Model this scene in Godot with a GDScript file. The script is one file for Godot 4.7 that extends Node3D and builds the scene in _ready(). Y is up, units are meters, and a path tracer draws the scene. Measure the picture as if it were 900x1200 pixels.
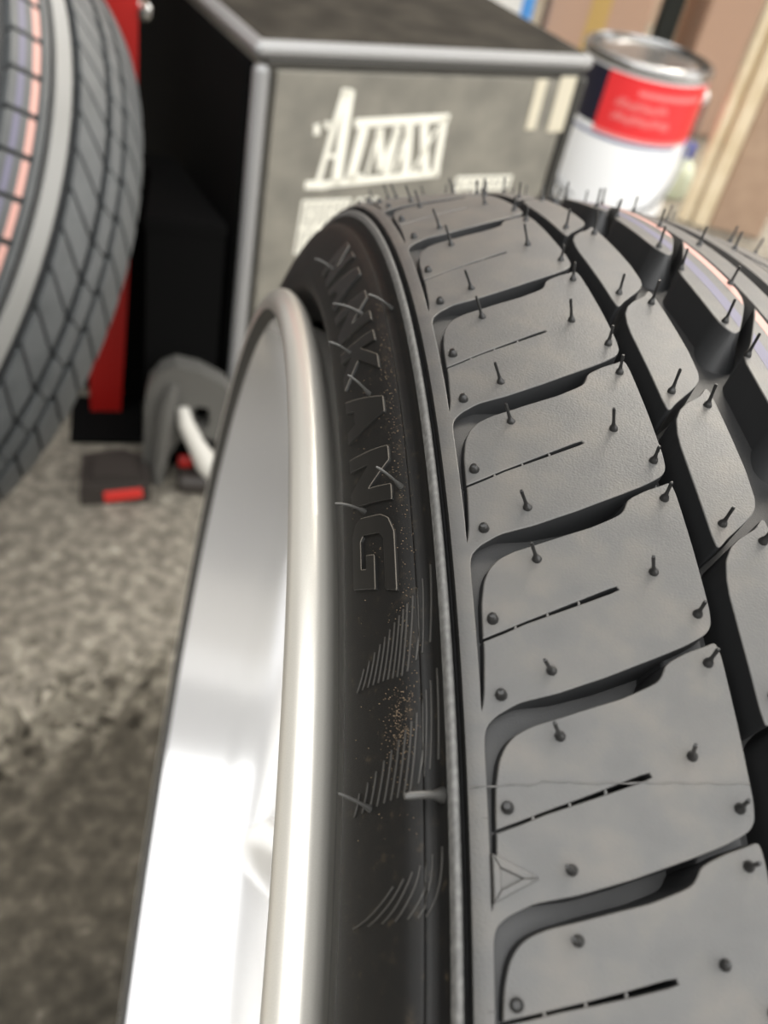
extends Node3D

# ---------------------------------------------------------------- tyre geometry (wheel axes: x along the axle, y up, millimetres across, s counts tread pitches)
const RADIUS := 0.32
const CROWN := 2.63725
const CENTRE := 0.0871540
const WIDTH := 174.308
const Y_PER_RAD := 320.0
const HUB_HEIGHT := 0.32771

var rng := RandomNumberGenerator.new()
var mats := {}
var wheel_shift := Vector3.ZERO
var side_points := PackedVector2Array()
var side_length := PackedFloat32Array()


func _ready() -> void:
	rng.seed = 7
	make_camera_and_light()
	make_materials()
	make_room()
	make_wheel()
	make_leaning_tyre()
	make_cabinet()
	make_paint_can()
	make_floor_things()
	make_back_things()


# ================================================================ camera, sky, lamps
func make_camera_and_light() -> void:
	var cam := Camera3D.new()
	cam.name = "camera"
	cam.basis = Basis(Vector3(0.9719881, 0.1787754, -0.1525727), Vector3(-0.2350299, 0.7393423, -0.6309786), Vector3(0.0, 0.6491628, 0.7606495)).orthonormalized()
	cam.position = Vector3(0.0352839, 0.7178987, 0.1468402)
	cam.keep_aspect = Camera3D.KEEP_HEIGHT
	cam.near = 0.02
	cam.far = 60.0
	var attributes := CameraAttributesPhysical.new()
	attributes.frustum_focal_length = 21.424
	attributes.exposure_aperture = 12.5
	attributes.frustum_focus_distance = 0.15
	attributes.frustum_near = 0.02
	attributes.frustum_far = 60.0
	cam.attributes = attributes
	cam.fov = 58.51
	add_child(cam)
	cam.current = true

	var env := Environment.new()
	env.background_mode = Environment.BG_SKY
	var sky := Sky.new()
	var sm := ProceduralSkyMaterial.new()
	sm.sky_top_color = Color(0.925, 0.925, 0.92)
	sm.sky_horizon_color = Color(0.95, 0.93, 0.90)
	sm.ground_horizon_color = Color(0.55, 0.54, 0.52)
	sm.ground_bottom_color = Color(0.35, 0.34, 0.33)
	sm.sun_angle_max = 0.0
	sm.energy_multiplier = 3.5
	sky.sky_material = sm
	env.sky = sky
	env.tonemap_mode = Environment.TONE_MAPPER_LINEAR
	env.tonemap_exposure = 1.13
	env.sdfgi_enabled = true
	env.ssao_enabled = true
	env.ssil_enabled = true
	var we := WorldEnvironment.new()
	we.name = "world_environment"
	we.environment = env
	add_child(we)


# an unseen ceiling fitting added for tread reflections: housing and glowing panel, with an area light of its size just below
func added_ceiling_lamp(at: Vector3, size: Vector2, energy: float, words: String) -> void:
	var t := thing("added_ceiling_lamp", words, "lamp", at, 0.0, "added lamps over the workshop")
	var st := start()
	add_box(st, Vector3(0, 0.035, 0), Vector3(size.x + 0.06, 0.05, size.y + 0.06))
	commit("housing", st, mats.white_paint, t)
	st = start()
	add_box(st, Vector3(0, 0.005, 0), Vector3(size.x, 0.012, size.y))
	commit("diffuser", st, mats.lamp_glow, t)
	var l := AreaLight3D.new()
	l.name = "lamp_light"
	l.area_size = size
	l.light_energy = energy
	l.light_color = Color(1.0, 0.97, 0.92)
	l.shadow_enabled = true
	l.area_range = 12.0
	l.position = Vector3(0, -0.012, 0)
	l.rotation = Vector3(-PI / 2, 0, 0)
	t.add_child(l, true)


# ================================================================ helpers: naming
var used := {}


func numbered(called: String) -> String:
	if not used.has(called):
		used[called] = 0
		return called
	used[called] += 1
	return "%s_%03d" % [called, used[called]]


func thing(called: String, label: String, category: String, at := Vector3.ZERO, turn := 0.0, group := "") -> Node3D:
	var o := Node3D.new()
	o.name = numbered(called)
	add_child(o, true)
	o.position = at
	o.rotation.y = turn
	o.set_meta("label", label)
	o.set_meta("category", category)
	if group:
		o.set_meta("group", group)
	return o


func put(called: String, m: Mesh, mat: Material, parent: Node3D) -> MeshInstance3D:
	var o := MeshInstance3D.new()
	o.name = called if parent != self else numbered(called)
	o.mesh = m
	o.material_override = mat
	parent.add_child(o, true)
	return o


func commit(called: String, st: SurfaceTool, mat: Material, parent: Node3D) -> MeshInstance3D:
	return put(called, st.commit(), mat, parent)


func struct(called: String, st: SurfaceTool, mat: Material, label: String) -> MeshInstance3D:
	var o := commit(called, st, mat, self)
	o.set_meta("kind", "structure")
	o.set_meta("label", label)
	return o


# ================================================================ helpers: shapes
func start() -> SurfaceTool:
	var st := SurfaceTool.new()
	st.begin(Mesh.PRIMITIVE_TRIANGLES)
	return st


func tri(st: SurfaceTool, a: Vector3, b: Vector3, c: Vector3, na: Vector3, nb: Vector3, nc: Vector3) -> void:
	# front faces run clockwise seen from where the normals point
	var n := (b - a).cross(c - a)
	if n.dot(na + nb + nc) > 0.0:
		st.set_normal(na); st.add_vertex(a)
		st.set_normal(nc); st.add_vertex(c)
		st.set_normal(nb); st.add_vertex(b)
	else:
		st.set_normal(na); st.add_vertex(a)
		st.set_normal(nb); st.add_vertex(b)
		st.set_normal(nc); st.add_vertex(c)


func quad(st: SurfaceTool, a: Vector3, b: Vector3, c: Vector3, d: Vector3, n: Vector3) -> void:
	tri(st, a, b, c, n, n, n)
	tri(st, a, c, d, n, n, n)


# a box with chamfered edges
func add_box(st: SurfaceTool, at: Vector3, size: Vector3, bevel := 0.0, turn := Basis.IDENTITY) -> void:
	var h := size / 2.0
	var b := minf(bevel, minf(h.x, minf(h.y, h.z)) * 0.9)
	for axis in 3:
		for side in [-1.0, 1.0]:
			var n := Vector3.ZERO
			n[axis] = side
			var u := Vector3.ZERO
			u[(axis + 1) % 3] = 1.0
			var v := Vector3.ZERO
			v[(axis + 2) % 3] = 1.0
			var c := n * h[axis]
			var eu := u * (h[(axis + 1) % 3] - b)
			var ev := v * (h[(axis + 2) % 3] - b)
			quad(st, at + turn * (c - eu - ev), at + turn * (c + eu - ev), at + turn * (c + eu + ev), at + turn * (c - eu + ev), turn * n)
			if b > 0.0:
				for other in [-1.0, 1.0]:
					# chamfer towards the next axis
					var n2: Vector3 = u * other
					var c2: Vector3 = n2 * h[(axis + 1) % 3]
					var p1: Vector3 = c + n2 * (h[(axis + 1) % 3] - b)
					var p2: Vector3 = c2 + n * (h[axis] - b)
					quad(st, at + turn * (p1 - ev), at + turn * (p1 + ev), at + turn * (p2 + ev), at + turn * (p2 - ev), turn * (n + n2).normalized())
	if b > 0.0:
		for sx in [-1.0, 1.0]:
			for sy in [-1.0, 1.0]:
				for sz in [-1.0, 1.0]:
					var s := Vector3(sx, sy, sz)
					var a := s * (h - Vector3(0, b, b))
					var c := s * (h - Vector3(b, 0, b))
					var d := s * (h - Vector3(b, b, 0))
					var n := turn * s.normalized()
					tri(st, at + turn * a, at + turn * c, at + turn * d, n, n, n)


# a tube through points, closed at both ends
func add_tube(st: SurfaceTool, pts: Array, radii: Array, sides := 10) -> void:
	var rings := []
	var ref := Vector3(0.31, 0.87, 0.38)
	for i in pts.size():
		var d: Vector3 = (pts[mini(i + 1, pts.size() - 1)] - pts[maxi(i - 1, 0)]).normalized()
		var u := d.cross(ref).normalized()
		var v := d.cross(u).normalized()
		var ring := []
		for k in sides:
			var a := TAU * k / sides
			var n := u * cos(a) + v * sin(a)
			ring.append([pts[i] + n * radii[i], n])
		rings.append(ring)
	for i in rings.size() - 1:
		for k in sides:
			var a = rings[i][k]
			var b = rings[i][(k + 1) % sides]
			var c = rings[i + 1][(k + 1) % sides]
			var d = rings[i + 1][k]
			tri(st, a[0], b[0], c[0], a[1], b[1], c[1])
			tri(st, a[0], c[0], d[0], a[1], c[1], d[1])
	for e in [0, rings.size() - 1]:
		var n: Vector3 = (pts[0] - pts[1]).normalized() if e == 0 else (pts[e] - pts[e - 1]).normalized()
		for k in sides:
			tri(st, pts[e], rings[e][k][0], rings[e][(k + 1) % sides][0], n, n, n)


# a solid of revolution about y: points are (radius, height), sharp where the profile turns by more than 40 degrees
func add_lathe(st: SurfaceTool, profile: Array, sides := 48, at := Vector3.ZERO, turn := Basis.IDENTITY, from := 0.0, to := TAU) -> void:
	for i in profile.size() - 1:
		var a: Vector2 = profile[i]
		var b: Vector2 = profile[i + 1]
		var d := (b - a).normalized()
		var na := Vector2(d.y, -d.x)
		var nb := na
		if i > 0:
			var e := (a - (profile[i - 1] as Vector2)).normalized()
			if e.dot(d) > 0.76:
				na = (na + Vector2(e.y, -e.x)).normalized()
		if i < profile.size() - 2:
			var e := ((profile[i + 2] as Vector2) - b).normalized()
			if e.dot(d) > 0.76:
				nb = (nb + Vector2(e.y, -e.x)).normalized()
		for k in sides:
			var t0 := from + (to - from) * k / sides
			var t1 := from + (to - from) * (k + 1) / sides
			var c0 := Vector3(cos(t0), 0, sin(t0))
			var c1 := Vector3(cos(t1), 0, sin(t1))
			var up := Vector3.UP
			var p0 := at + turn * (c0 * a.x + up * a.y)
			var p1 := at + turn * (c1 * a.x + up * a.y)
			var p2 := at + turn * (c1 * b.x + up * b.y)
			var p3 := at + turn * (c0 * b.x + up * b.y)
			var m0 := turn * (c0 * na.x + up * na.y)
			var m1 := turn * (c1 * na.x + up * na.y)
			var m2 := turn * (c1 * nb.x + up * nb.y)
			var m3 := turn * (c0 * nb.x + up * nb.y)
			if a.x > 1e-6:
				tri(st, p0, p1, p2, m0, m1, m2)
			if b.x > 1e-6:
				tri(st, p0, p2, p3, m0, m2, m3)


# an extruded outline in the plane of two axes, with thickness along the third
func add_prism(st: SurfaceTool, outline: PackedVector2Array, at: Vector3, ax: Vector3, ay: Vector3, thick: float) -> void:
	var az := ax.cross(ay).normalized()
	var idx := Geometry2D.triangulate_polygon(outline)
	for i in range(0, idx.size(), 3):
		var p := []
		for k in 3:
			var q := outline[idx[i + k]]
			p.append(at + ax * q.x + ay * q.y)
		tri(st, p[0] + az * thick / 2, p[1] + az * thick / 2, p[2] + az * thick / 2, az, az, az)
		tri(st, p[0] - az * thick / 2, p[1] - az * thick / 2, p[2] - az * thick / 2, -az, -az, -az)
	var ccw := not Geometry2D.is_polygon_clockwise(outline)
	for i in outline.size():
		var a := outline[i]
		var b := outline[(i + 1) % outline.size()]
		var d := (b - a).normalized()
		var o := Vector2(d.y, -d.x) if ccw else Vector2(-d.y, d.x)
		var n := ax * o.x + ay * o.y
		var pa := at + ax * a.x + ay * a.y
		var pb := at + ax * b.x + ay * b.y
		quad(st, pa - az * thick / 2, pb - az * thick / 2, pb + az * thick / 2, pa + az * thick / 2, n)


func area_of(p: PackedVector2Array) -> float:
	var s := 0.0
	for i in p.size():
		s += p[i].cross(p[(i + 1) % p.size()])
	return s / 2.0


# corners cut by small curves of reach r
func rounded(p: PackedVector2Array, r: float, n := 3, sharp = null) -> PackedVector2Array:
	var out := PackedVector2Array()
	for i in p.size():
		var a := p[(i + p.size() - 1) % p.size()]
		var b := p[i]
		var c := p[(i + 1) % p.size()]
		if sharp != null and sharp.call(b):
			out.append(b)
			continue
		var ra := minf(r, a.distance_to(b) * 0.48)
		var rc := minf(r, c.distance_to(b) * 0.48)
		var s := b + (a - b).normalized() * ra
		var e := b + (c - b).normalized() * rc
		for k in n + 1:
			var t := float(k) / n
			var q := s.lerp(b, t).lerp(b.lerp(e, t), t)
			if out.is_empty() or out[out.size() - 1].distance_to(q) > 0.02:
				out.append(q)
	if out.size() > 1 and out[0].distance_to(out[out.size() - 1]) < 0.02:
		out.remove_at(out.size() - 1)
	return out


func resampled(p: PackedVector2Array, step: float) -> PackedVector2Array:
	var out := PackedVector2Array()
	for i in p.size():
		var a := p[i]
		var b := p[(i + 1) % p.size()]
		var n := maxi(1, ceili(a.distance_to(b) / step))
		for k in n:
			out.append(a.lerp(b, float(k) / n))
	return out


# A raised piece on a curved surface. outline in millimetres; place.call(x, y, h) gives the point h millimetres above the surface;
# deep.call(x) how far the walls go down; spread.call(p) how far the foot of the wall stands out; plain.call(p) is true where an edge has no bevel.
func add_piece(st: SurfaceTool, outline: PackedVector2Array, place: Callable, top: float, deep: Callable, bevel := 0.25, spread = null, plain = null, step := 1.2, grid := 3.2, walls: SurfaceTool = null) -> void:
	var p := outline
	if area_of(p) < 0.0:
		p = p.duplicate()
		p.reverse()
	p = resampled(p, step)
	var n := p.size()
	var outn := PackedVector2Array()
	for i in n:
		var d := (p[i] - p[(i + n - 1) % n]).normalized()
		var e := (p[(i + 1) % n] - p[i]).normalized()
		var o := Vector2(d.y, -d.x) + Vector2(e.y, -e.x)
		outn.append(o.normalized() if o.length() > 0.05 else Vector2(e.y, -e.x))
	var ring := PackedVector2Array()
	var pl := []
	for i in n:
		var flat: bool = plain != null and plain.call(p[i])
		pl.append(flat)
		ring.append(p[i] if flat else p[i] - outn[i] * bevel)
	# inside points
	var lo := p[0]
	var hi := p[0]
	for q in p:
		lo = lo.min(q)
		hi = hi.max(q)
	var all := ring.duplicate()
	var keep := grid * 0.45
	var gx := lo.x + grid * 0.5
	var odd := 0
	while gx < hi.x:
		var gy := lo.y + grid * (0.25 + 0.5 * (odd % 2))
		odd += 1
		while gy < hi.y:
			var q := Vector2(gx, gy)
			if Geometry2D.is_point_in_polygon(q, ring):
				var free := true
				for b in ring:
					if absf(b.x - gx) < keep and absf(b.y - gy) < keep:
						free = false
						break
				if free:
					all.append(q)
			gy += grid
		gx += grid
	var pos := PackedVector3Array()
	var nor := PackedVector3Array()
	for q in all:
		pos.append(place.call(q.x, q.y, top))
		nor.append(normal_of(place, q))
	var idx := Geometry2D.triangulate_delaunay(all)
	for i in range(0, idx.size(), 3):
		var a := idx[i]
		var b := idx[i + 1]
		var c := idx[i + 2]
		if absf((all[b] - all[a]).cross(all[c] - all[a])) < 1e-5:
			continue
		if a < n and b < n and c < n or true:
			if not Geometry2D.is_point_in_polygon((all[a] + all[b] + all[c]) / 3.0, ring):
				continue
		tri(st, pos[a], pos[b], pos[c], nor[a], nor[b], nor[c])
	# edge and walls
	var rows := []
	for i in n:
		var up: Vector3 = nor[i]
		var base: Vector3 = place.call(p[i].x, p[i].y, 0.0)
		var o3: Vector3 = (place.call(p[i].x + outn[i].x * 0.1, p[i].y + outn[i].y * 0.1, 0.0) - base).normalized()
		var s: float = spread.call(p[i]) if spread != null else 0.0
		var foot := p[i] + outn[i] * s
		var dep: float = deep.call(p[i].x)
		var slope := (o3 + up * (s / maxf(dep, 0.1))).normalized()
		var bv := 0.0 if pl[i] else bevel
		var mid := p[i] - outn[i] * bv * 0.3
		rows.append([
			[pos[i], up],
			[place.call(mid.x, mid.y, top - bv * 0.3), (up + slope).normalized()],
			[place.call(p[i].x, p[i].y, top - bv), slope],
			[place.call(foot.x, foot.y, top - dep), slope]])
	for i in n:
		var j := (i + 1) % n
		for k in 3:
			if k < 2 and pl[i] and pl[j]:
				continue
			var a = rows[i][k]
			var b = rows[j][k]
			var c = rows[j][k + 1]
			var d = rows[i][k + 1]
			var to := walls if walls != null and k == 2 else st
			tri(to, a[0], b[0], c[0], a[1], b[1], c[1])
			tri(to, a[0], c[0], d[0], a[1], c[1], d[1])


func normal_of(place: Callable, q: Vector2) -> Vector3:
	var dx: Vector3 = place.call(q.x + 0.2, q.y, 0.0) - place.call(q.x - 0.2, q.y, 0.0)
	var dy: Vector3 = place.call(q.x, q.y + 0.2, 0.0) - place.call(q.x, q.y - 0.2, 0.0)
	var up: Vector3 = place.call(q.x, q.y, 1.0) - place.call(q.x, q.y, 0.0)
	var n := dx.cross(dy).normalized()
	return n if n.dot(up) > 0.0 else -n


# ================================================================ materials
func noise_tex(freq: float, octaves: int, lo: Color, hi: Color, seed_value: int, size := 512, normal := 0.0, kind := FastNoiseLite.TYPE_SIMPLEX_SMOOTH, stops: Array = []) -> NoiseTexture2D:
	var n := FastNoiseLite.new()
	n.seed = seed_value
	n.noise_type = kind
	n.frequency = freq
	n.fractal_octaves = octaves
	var t := NoiseTexture2D.new()
	t.width = size
	t.height = size
	t.seamless = true
	t.noise = n
	if normal > 0.0:
		t.as_normal_map = true
		t.bump_strength = normal
	else:
		var g := Gradient.new()
		if stops.is_empty():
			g.offsets = PackedFloat32Array([0.0, 1.0])
			g.colors = PackedColorArray([lo, hi])
		else:
			var o := PackedFloat32Array()
			var c := PackedColorArray()
			for s in stops:
				o.append(s[0])
				c.append(s[1])
			g.offsets = o
			g.colors = c
		t.color_ramp = g
	return t


func plain_mat(called: String, c: Color, rough := 0.6, metal := 0.0, spec := 0.5) -> StandardMaterial3D:
	var m := StandardMaterial3D.new()
	m.resource_name = called
	m.albedo_color = c
	m.roughness = rough
	m.metallic = metal
	m.metallic_specular = spec
	mats[called] = m
	return m


func textured(called: String, tex: Texture2D, scale: float, rough: float, bump: Texture2D = null, bump_scale := 1.0, metal := 0.0, spec := 0.5) -> StandardMaterial3D:
	var m := plain_mat(called, Color.WHITE, rough, metal, spec)
	m.albedo_texture = tex
	m.uv1_triplanar = true
	m.uv1_scale = Vector3.ONE * scale
	if bump:
		m.normal_enabled = true
		m.normal_texture = bump
		m.normal_scale = bump_scale
	return m


func make_materials() -> void:
	var grain := noise_tex(0.3, 3, Color.BLACK, Color.WHITE, 3, 512, 2.0)
	# tread rubber: dark grey with a faint brownish bloom
	textured("tread_rubber", noise_tex(0.012, 5, Color(), Color(), 11, 512, 0.0, FastNoiseLite.TYPE_SIMPLEX_SMOOTH,
		[[0.0, Color(0.295, 0.293, 0.29)], [0.45, Color(0.32, 0.317, 0.312)], [0.6, Color(0.338, 0.331, 0.32)], [1.0, Color(0.38, 0.362, 0.34)]]), 14.0, 0.46, grain, 0.25)
	plain_mat("shaded_wall_rubber", Color(0.15, 0.152, 0.156), 0.5)  # block walls of the same rubber, darkened in colour for groove shade
	textured("groove_rubber", noise_tex(0.02, 4, Color(0.13, 0.13, 0.132), Color(0.165, 0.165, 0.166), 12, 256), 20.0, 0.5, grain, 0.2)  # same rubber again, the shade of the grooves put into its tone
	textured("sidewall_rubber", noise_tex(0.02, 5, Color(), Color(), 13, 512, 0.0, FastNoiseLite.TYPE_SIMPLEX_SMOOTH,
		[[0.0, Color(0.065, 0.063, 0.06)], [0.55, Color(0.072, 0.069, 0.065)], [0.72, Color(0.088, 0.081, 0.072)], [0.85, Color(0.19, 0.165, 0.13)], [1.0, Color(0.26, 0.21, 0.16)]]), 26.0, 0.58, grain, 0.3, 0.0, 0.4)
	plain_mat("letter_rubber", Color(0.085, 0.083, 0.08), 0.42)
	textured("ridge_rubber", noise_tex(0.05, 4, Color(0.3, 0.3, 0.295), Color(0.48, 0.475, 0.465), 15, 256), 40.0, 0.6, grain, 0.5)
	plain_mat("pin_rubber", Color(0.115, 0.114, 0.113), 0.32)
	plain_mat("hair_grey", Color(0.25, 0.247, 0.24), 0.36)
	plain_mat("line_rubber", Color(0.205, 0.198, 0.186), 0.55)
	plain_mat("crumb", Color(0.40, 0.34, 0.27), 0.9)
	textured("old_tread", noise_tex(0.012, 4, Color(0.25, 0.26, 0.265), Color(0.32, 0.33, 0.335), 16, 256), 10.0, 0.5, grain, 0.2)
	plain_mat("old_rib", Color(0.50, 0.50, 0.49), 0.3)
	plain_mat("old_groove", Color(0.17, 0.175, 0.18), 0.7)
	plain_mat("pink_paint", Color(0.74, 0.56, 0.52), 0.55)
	plain_mat("lilac_paint", Color(0.38, 0.37, 0.45), 0.55)
	plain_mat("highlight_rubber", Color(0.36, 0.34, 0.31), 0.5)  # pale tone of the painted letter highlights
	# metal of the rim
	var fleck := noise_tex(0.35, 2, Color.BLACK, Color.WHITE, 21, 512, 1.2)
	textured("rim_silver", noise_tex(0.2, 3, Color(0.87, 0.855, 0.82), Color(0.92, 0.905, 0.87), 22, 256), 60.0, 0.34, fleck, 0.4, 0.5)
	mats.rim_silver.clearcoat_enabled = true
	mats.rim_silver.clearcoat = 0.7
	mats.rim_silver.clearcoat_roughness = 0.12
	var polished := plain_mat("rim_barrel", Color(0.86, 0.86, 0.865), 0.18, 0.48)
	polished.clearcoat_enabled = true
	polished.clearcoat = 0.6
	polished.clearcoat_roughness = 0.08
	plain_mat("rim_shaded", Color(0.27, 0.265, 0.255), 0.75, 0.0, 0.3)  # same satin metal as the rim, its dark side reflection painted in
	# room
	textured("concrete", noise_tex(0.01, 6, Color(), Color(), 31, 1024, 0.0, FastNoiseLite.TYPE_SIMPLEX_SMOOTH,
		[[0.0, Color(0.36, 0.34, 0.305)], [0.35, Color(0.44, 0.418, 0.377)], [0.55, Color(0.50, 0.475, 0.43)], [0.75, Color(0.55, 0.525, 0.475)], [0.9, Color(0.66, 0.64, 0.585)], [1.0, Color(0.80, 0.78, 0.72)]]), 4.5, 0.75, noise_tex(0.05, 5, Color.BLACK, Color.WHITE, 32, 512, 4.0), 0.7)
	textured("shaded_concrete", noise_tex(0.01, 6, Color(), Color(), 33, 1024, 0.0, FastNoiseLite.TYPE_SIMPLEX_SMOOTH,
		[[0.0, Color(0.19, 0.178, 0.155)], [0.4, Color(0.245, 0.23, 0.2)], [0.6, Color(0.28, 0.263, 0.23)], [0.8, Color(0.33, 0.31, 0.275)], [0.92, Color(0.42, 0.40, 0.36)], [1.0, Color(0.55, 0.53, 0.48)]]), 4.5, 0.7, null, 1.0, 0.0, 0.25)  # concrete darkened for the painted floor shade; lighter layers follow
	textured("shaded_middle", noise_tex(0.01, 6, Color(), Color(), 34, 1024, 0.0, FastNoiseLite.TYPE_SIMPLEX_SMOOTH,
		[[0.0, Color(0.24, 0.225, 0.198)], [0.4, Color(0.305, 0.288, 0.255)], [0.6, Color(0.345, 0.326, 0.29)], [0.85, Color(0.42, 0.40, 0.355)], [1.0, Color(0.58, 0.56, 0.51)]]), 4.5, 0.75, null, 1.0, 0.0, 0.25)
	textured("shaded_fringe", noise_tex(0.01, 6, Color(), Color(), 35, 1024, 0.0, FastNoiseLite.TYPE_SIMPLEX_SMOOTH,
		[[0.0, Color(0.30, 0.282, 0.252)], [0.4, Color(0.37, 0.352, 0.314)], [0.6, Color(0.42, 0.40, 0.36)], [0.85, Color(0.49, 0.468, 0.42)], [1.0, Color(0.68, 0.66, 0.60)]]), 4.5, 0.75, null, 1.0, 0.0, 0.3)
	plain_mat("yard", Color(0.62, 0.61, 0.59), 0.9)
	plain_mat("wall_paint", Color(0.66, 0.58, 0.51), 0.85)
	plain_mat("dark_wall", Color(0.34, 0.33, 0.31), 0.85)
	plain_mat("ceiling_paint", Color(0.40, 0.39, 0.37), 0.85)
	plain_mat("white_paint", Color(0.88, 0.88, 0.87), 0.5)
	var glow := plain_mat("lamp_glow", Color(1, 1, 1), 0.5)
	glow.emission_enabled = true
	glow.emission = Color(1.0, 0.97, 0.92)
	glow.emission_energy_multiplier = 6.0
	# cabinet
	textured("cabinet_grey", noise_tex(0.008, 5, Color(0.43, 0.42, 0.39), Color(0.53, 0.515, 0.475), 41, 512), 4.0, 0.5, null, 1.0, 0.0)
	plain_mat("cabinet_edge", Color(0.60, 0.60, 0.60), 0.35, 0.2)
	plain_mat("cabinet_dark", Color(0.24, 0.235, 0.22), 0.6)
	textured("cabinet_top", noise_tex(0.01, 5, Color(0.17, 0.16, 0.145), Color(0.26, 0.245, 0.22), 42, 512), 3.0, 0.95, null, 1.0, 0.0, 0.2)
	plain_mat("black_panel", Color(0.045, 0.045, 0.045), 0.9, 0.0, 0.2)
	plain_mat("logo_white", Color(0.93, 0.92, 0.87), 0.5)
	plain_mat("label_cream", Color(0.80, 0.77, 0.69), 0.6)
	# other things
	plain_mat("red_steel", Color(0.62, 0.09, 0.07), 0.45)
	plain_mat("chrome", Color(0.85, 0.85, 0.84), 0.2, 1.0)
	plain_mat("dark_iron", Color(0.20, 0.18, 0.165), 0.6)
	plain_mat("red_mark", Color(0.78, 0.18, 0.15), 0.5)
	plain_mat("grey_cast", Color(0.36, 0.355, 0.34), 0.55)
	plain_mat("pale_lever", Color(0.82, 0.81, 0.78), 0.45)
	plain_mat("can_white", Color(0.93, 0.935, 0.94), 0.35)
	plain_mat("can_red", Color(0.91, 0.20, 0.22), 0.4)
	plain_mat("can_pink", Color(0.93, 0.50, 0.50), 0.4)
	plain_mat("can_navy", Color(0.06, 0.07, 0.17), 0.4)
	plain_mat("can_blue", Color(0.35, 0.38, 0.55), 0.4)
	plain_mat("can_metal", Color(0.62, 0.62, 0.62), 0.25, 0.9)
	plain_mat("can_dark", Color(0.16, 0.18, 0.19), 0.4, 0.4)
	textured("board_cream", noise_tex(0.02, 4, Color(0.80, 0.73, 0.60), Color(0.88, 0.82, 0.71), 51, 256), 3.0, 0.7)
	textured("board_tan", noise_tex(0.02, 4, Color(0.60, 0.50, 0.42), Color(0.67, 0.57, 0.48), 52, 256), 3.0, 0.7)
	plain_mat("carton", Color(0.70, 0.58, 0.50), 0.8)
	plain_mat("carton_tape", Color(0.72, 0.60, 0.36), 0.5)
	plain_mat("post_dark", Color(0.10, 0.13, 0.12), 0.6)
	plain_mat("brown_dark", Color(0.22, 0.16, 0.12), 0.7)
	plain_mat("sky_blue", Color(0.30, 0.58, 0.86), 0.5)
	plain_mat("jug_pale", Color(0.80, 0.84, 0.76), 0.4)
	plain_mat("cap_blue", Color(0.10, 0.22, 0.62), 0.4)


# ================================================================ room
func make_room() -> void:
	# the bay is roofed at the back and open to the yard behind the viewer and through a gate on the right
	var st := start()
	add_box(st, Vector3(0.4, -0.05, -1.45), Vector3(7.2, 0.1, 5.1))
	struct("floor", st, mats.concrete, "worn mottled grey brown concrete workshop floor")
	st = start()
	add_box(st, Vector3(0.4, 0.7, -3.95), Vector3(7.2, 1.4, 0.1))
	add_box(st, Vector3(0.4, 3.1, -3.95), Vector3(7.2, 0.2, 0.1))
	add_box(st, Vector3(-1.65, 2.2, -3.95), Vector3(3.1, 1.6, 0.1))
	add_box(st, Vector3(3.8, 2.2, -3.95), Vector3(0.4, 1.6, 0.1))
	struct("wall_back", st, mats.wall_paint, "pale tan workshop wall behind the cartons")
	st = start()
	for i in 5:
		add_box(st, Vector3(-0.1 + i * 0.925, 2.2, -3.95), Vector3(0.05, 1.6, 0.08))
	for y in [1.42, 2.98]:
		add_box(st, Vector3(1.75, y, -3.95), Vector3(3.7, 0.05, 0.08))  # unseen window, added to brighten reflections on the tread ribs
	struct("added_window_1", st, mats.white_paint, "unseen high window added to the back wall for bright tread reflections")
	st = start()
	add_box(st, Vector3(-3.15, 1.6, -0.2), Vector3(0.1, 3.2, 7.6))
	struct("wall_left", st, mats.dark_wall, "plain workshop wall beyond the leaning tyre")
	st = start()
	add_box(st, Vector3(3.95, 2.95, -1.7), Vector3(0.1, 0.5, 4.6))
	add_box(st, Vector3(3.95, 1.35, -3.9), Vector3(0.1, 2.7, 0.2))
	add_box(st, Vector3(3.95, 1.35, 0.3), Vector3(0.1, 2.7, 0.6))
	struct("wall_right", st, mats.wall_paint, "workshop wall with a wide open gate to the yard")
	st = start()
	add_box(st, Vector3(0.4, 3.25, -2.4), Vector3(7.2, 0.1, 3.2))
	struct("ceiling", st, mats.ceiling_paint, "plain dull workshop ceiling over the back of the bay")
	st = start()
	add_box(st, Vector3(3.0, -0.06, 0.5), Vector3(26.0, 0.1, 26.0))
	struct("ground", st, mats.yard, "concrete yard outside the open bay")
	st = start()
	add_box(st, Vector3(2.0, 2.2, 13.4), Vector3(28.0, 4.4, 0.3))  # unseen wall, added to darken the sky near the horizon
	struct("wall_yard", st, mats.dark_wall, "unseen dull wall added across the yard to dim the low sky")
	added_ceiling_lamp(Vector3(1.5, 3.13, -3.0), Vector2(2.6, 1.0), 14.0, "unseen ceiling lamp panel added for bright reflections on the tread")


# ================================================================ the mounted wheel
func tread_r(x_mm: float) -> float:
	var x := x_mm / 1000.0
	var r := RADIUS - CROWN * (x - CENTRE) * (x - CENTRE)
	var e := minf(x_mm, WIDTH - x_mm)
	if e < 9.5:
		r -= 0.0009 * pow((9.5 - e) / 2.5, 2.0)
	return r


func turn_of(s: float) -> float:
	var a := 0.1653779
	var b := 0.0921251
	var lo := -2.6
	var hi := 4.2
	var t := clampf(s, lo, hi)
	var f := t + 0.02834 * t * t + 0.00064 * pow(t, 3) + 0.00513 * pow(t, 4) - 0.0008 * pow(t, 5)
	if s < lo:
		f += (s - lo) * 0.72
	if s > hi:
		f += (s - hi) * 1.3
	return a + b * f


func on_wheel(x_mm: float, r: float, turn: float) -> Vector3:
	return wheel_shift + Vector3(x_mm / 1000.0, r * cos(turn), -r * sin(turn))


func on_tread(x: float, y: float, h: float) -> Vector3:
	return on_wheel(x, tread_r(x) + h / 1000.0, y / Y_PER_RAD)


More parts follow.
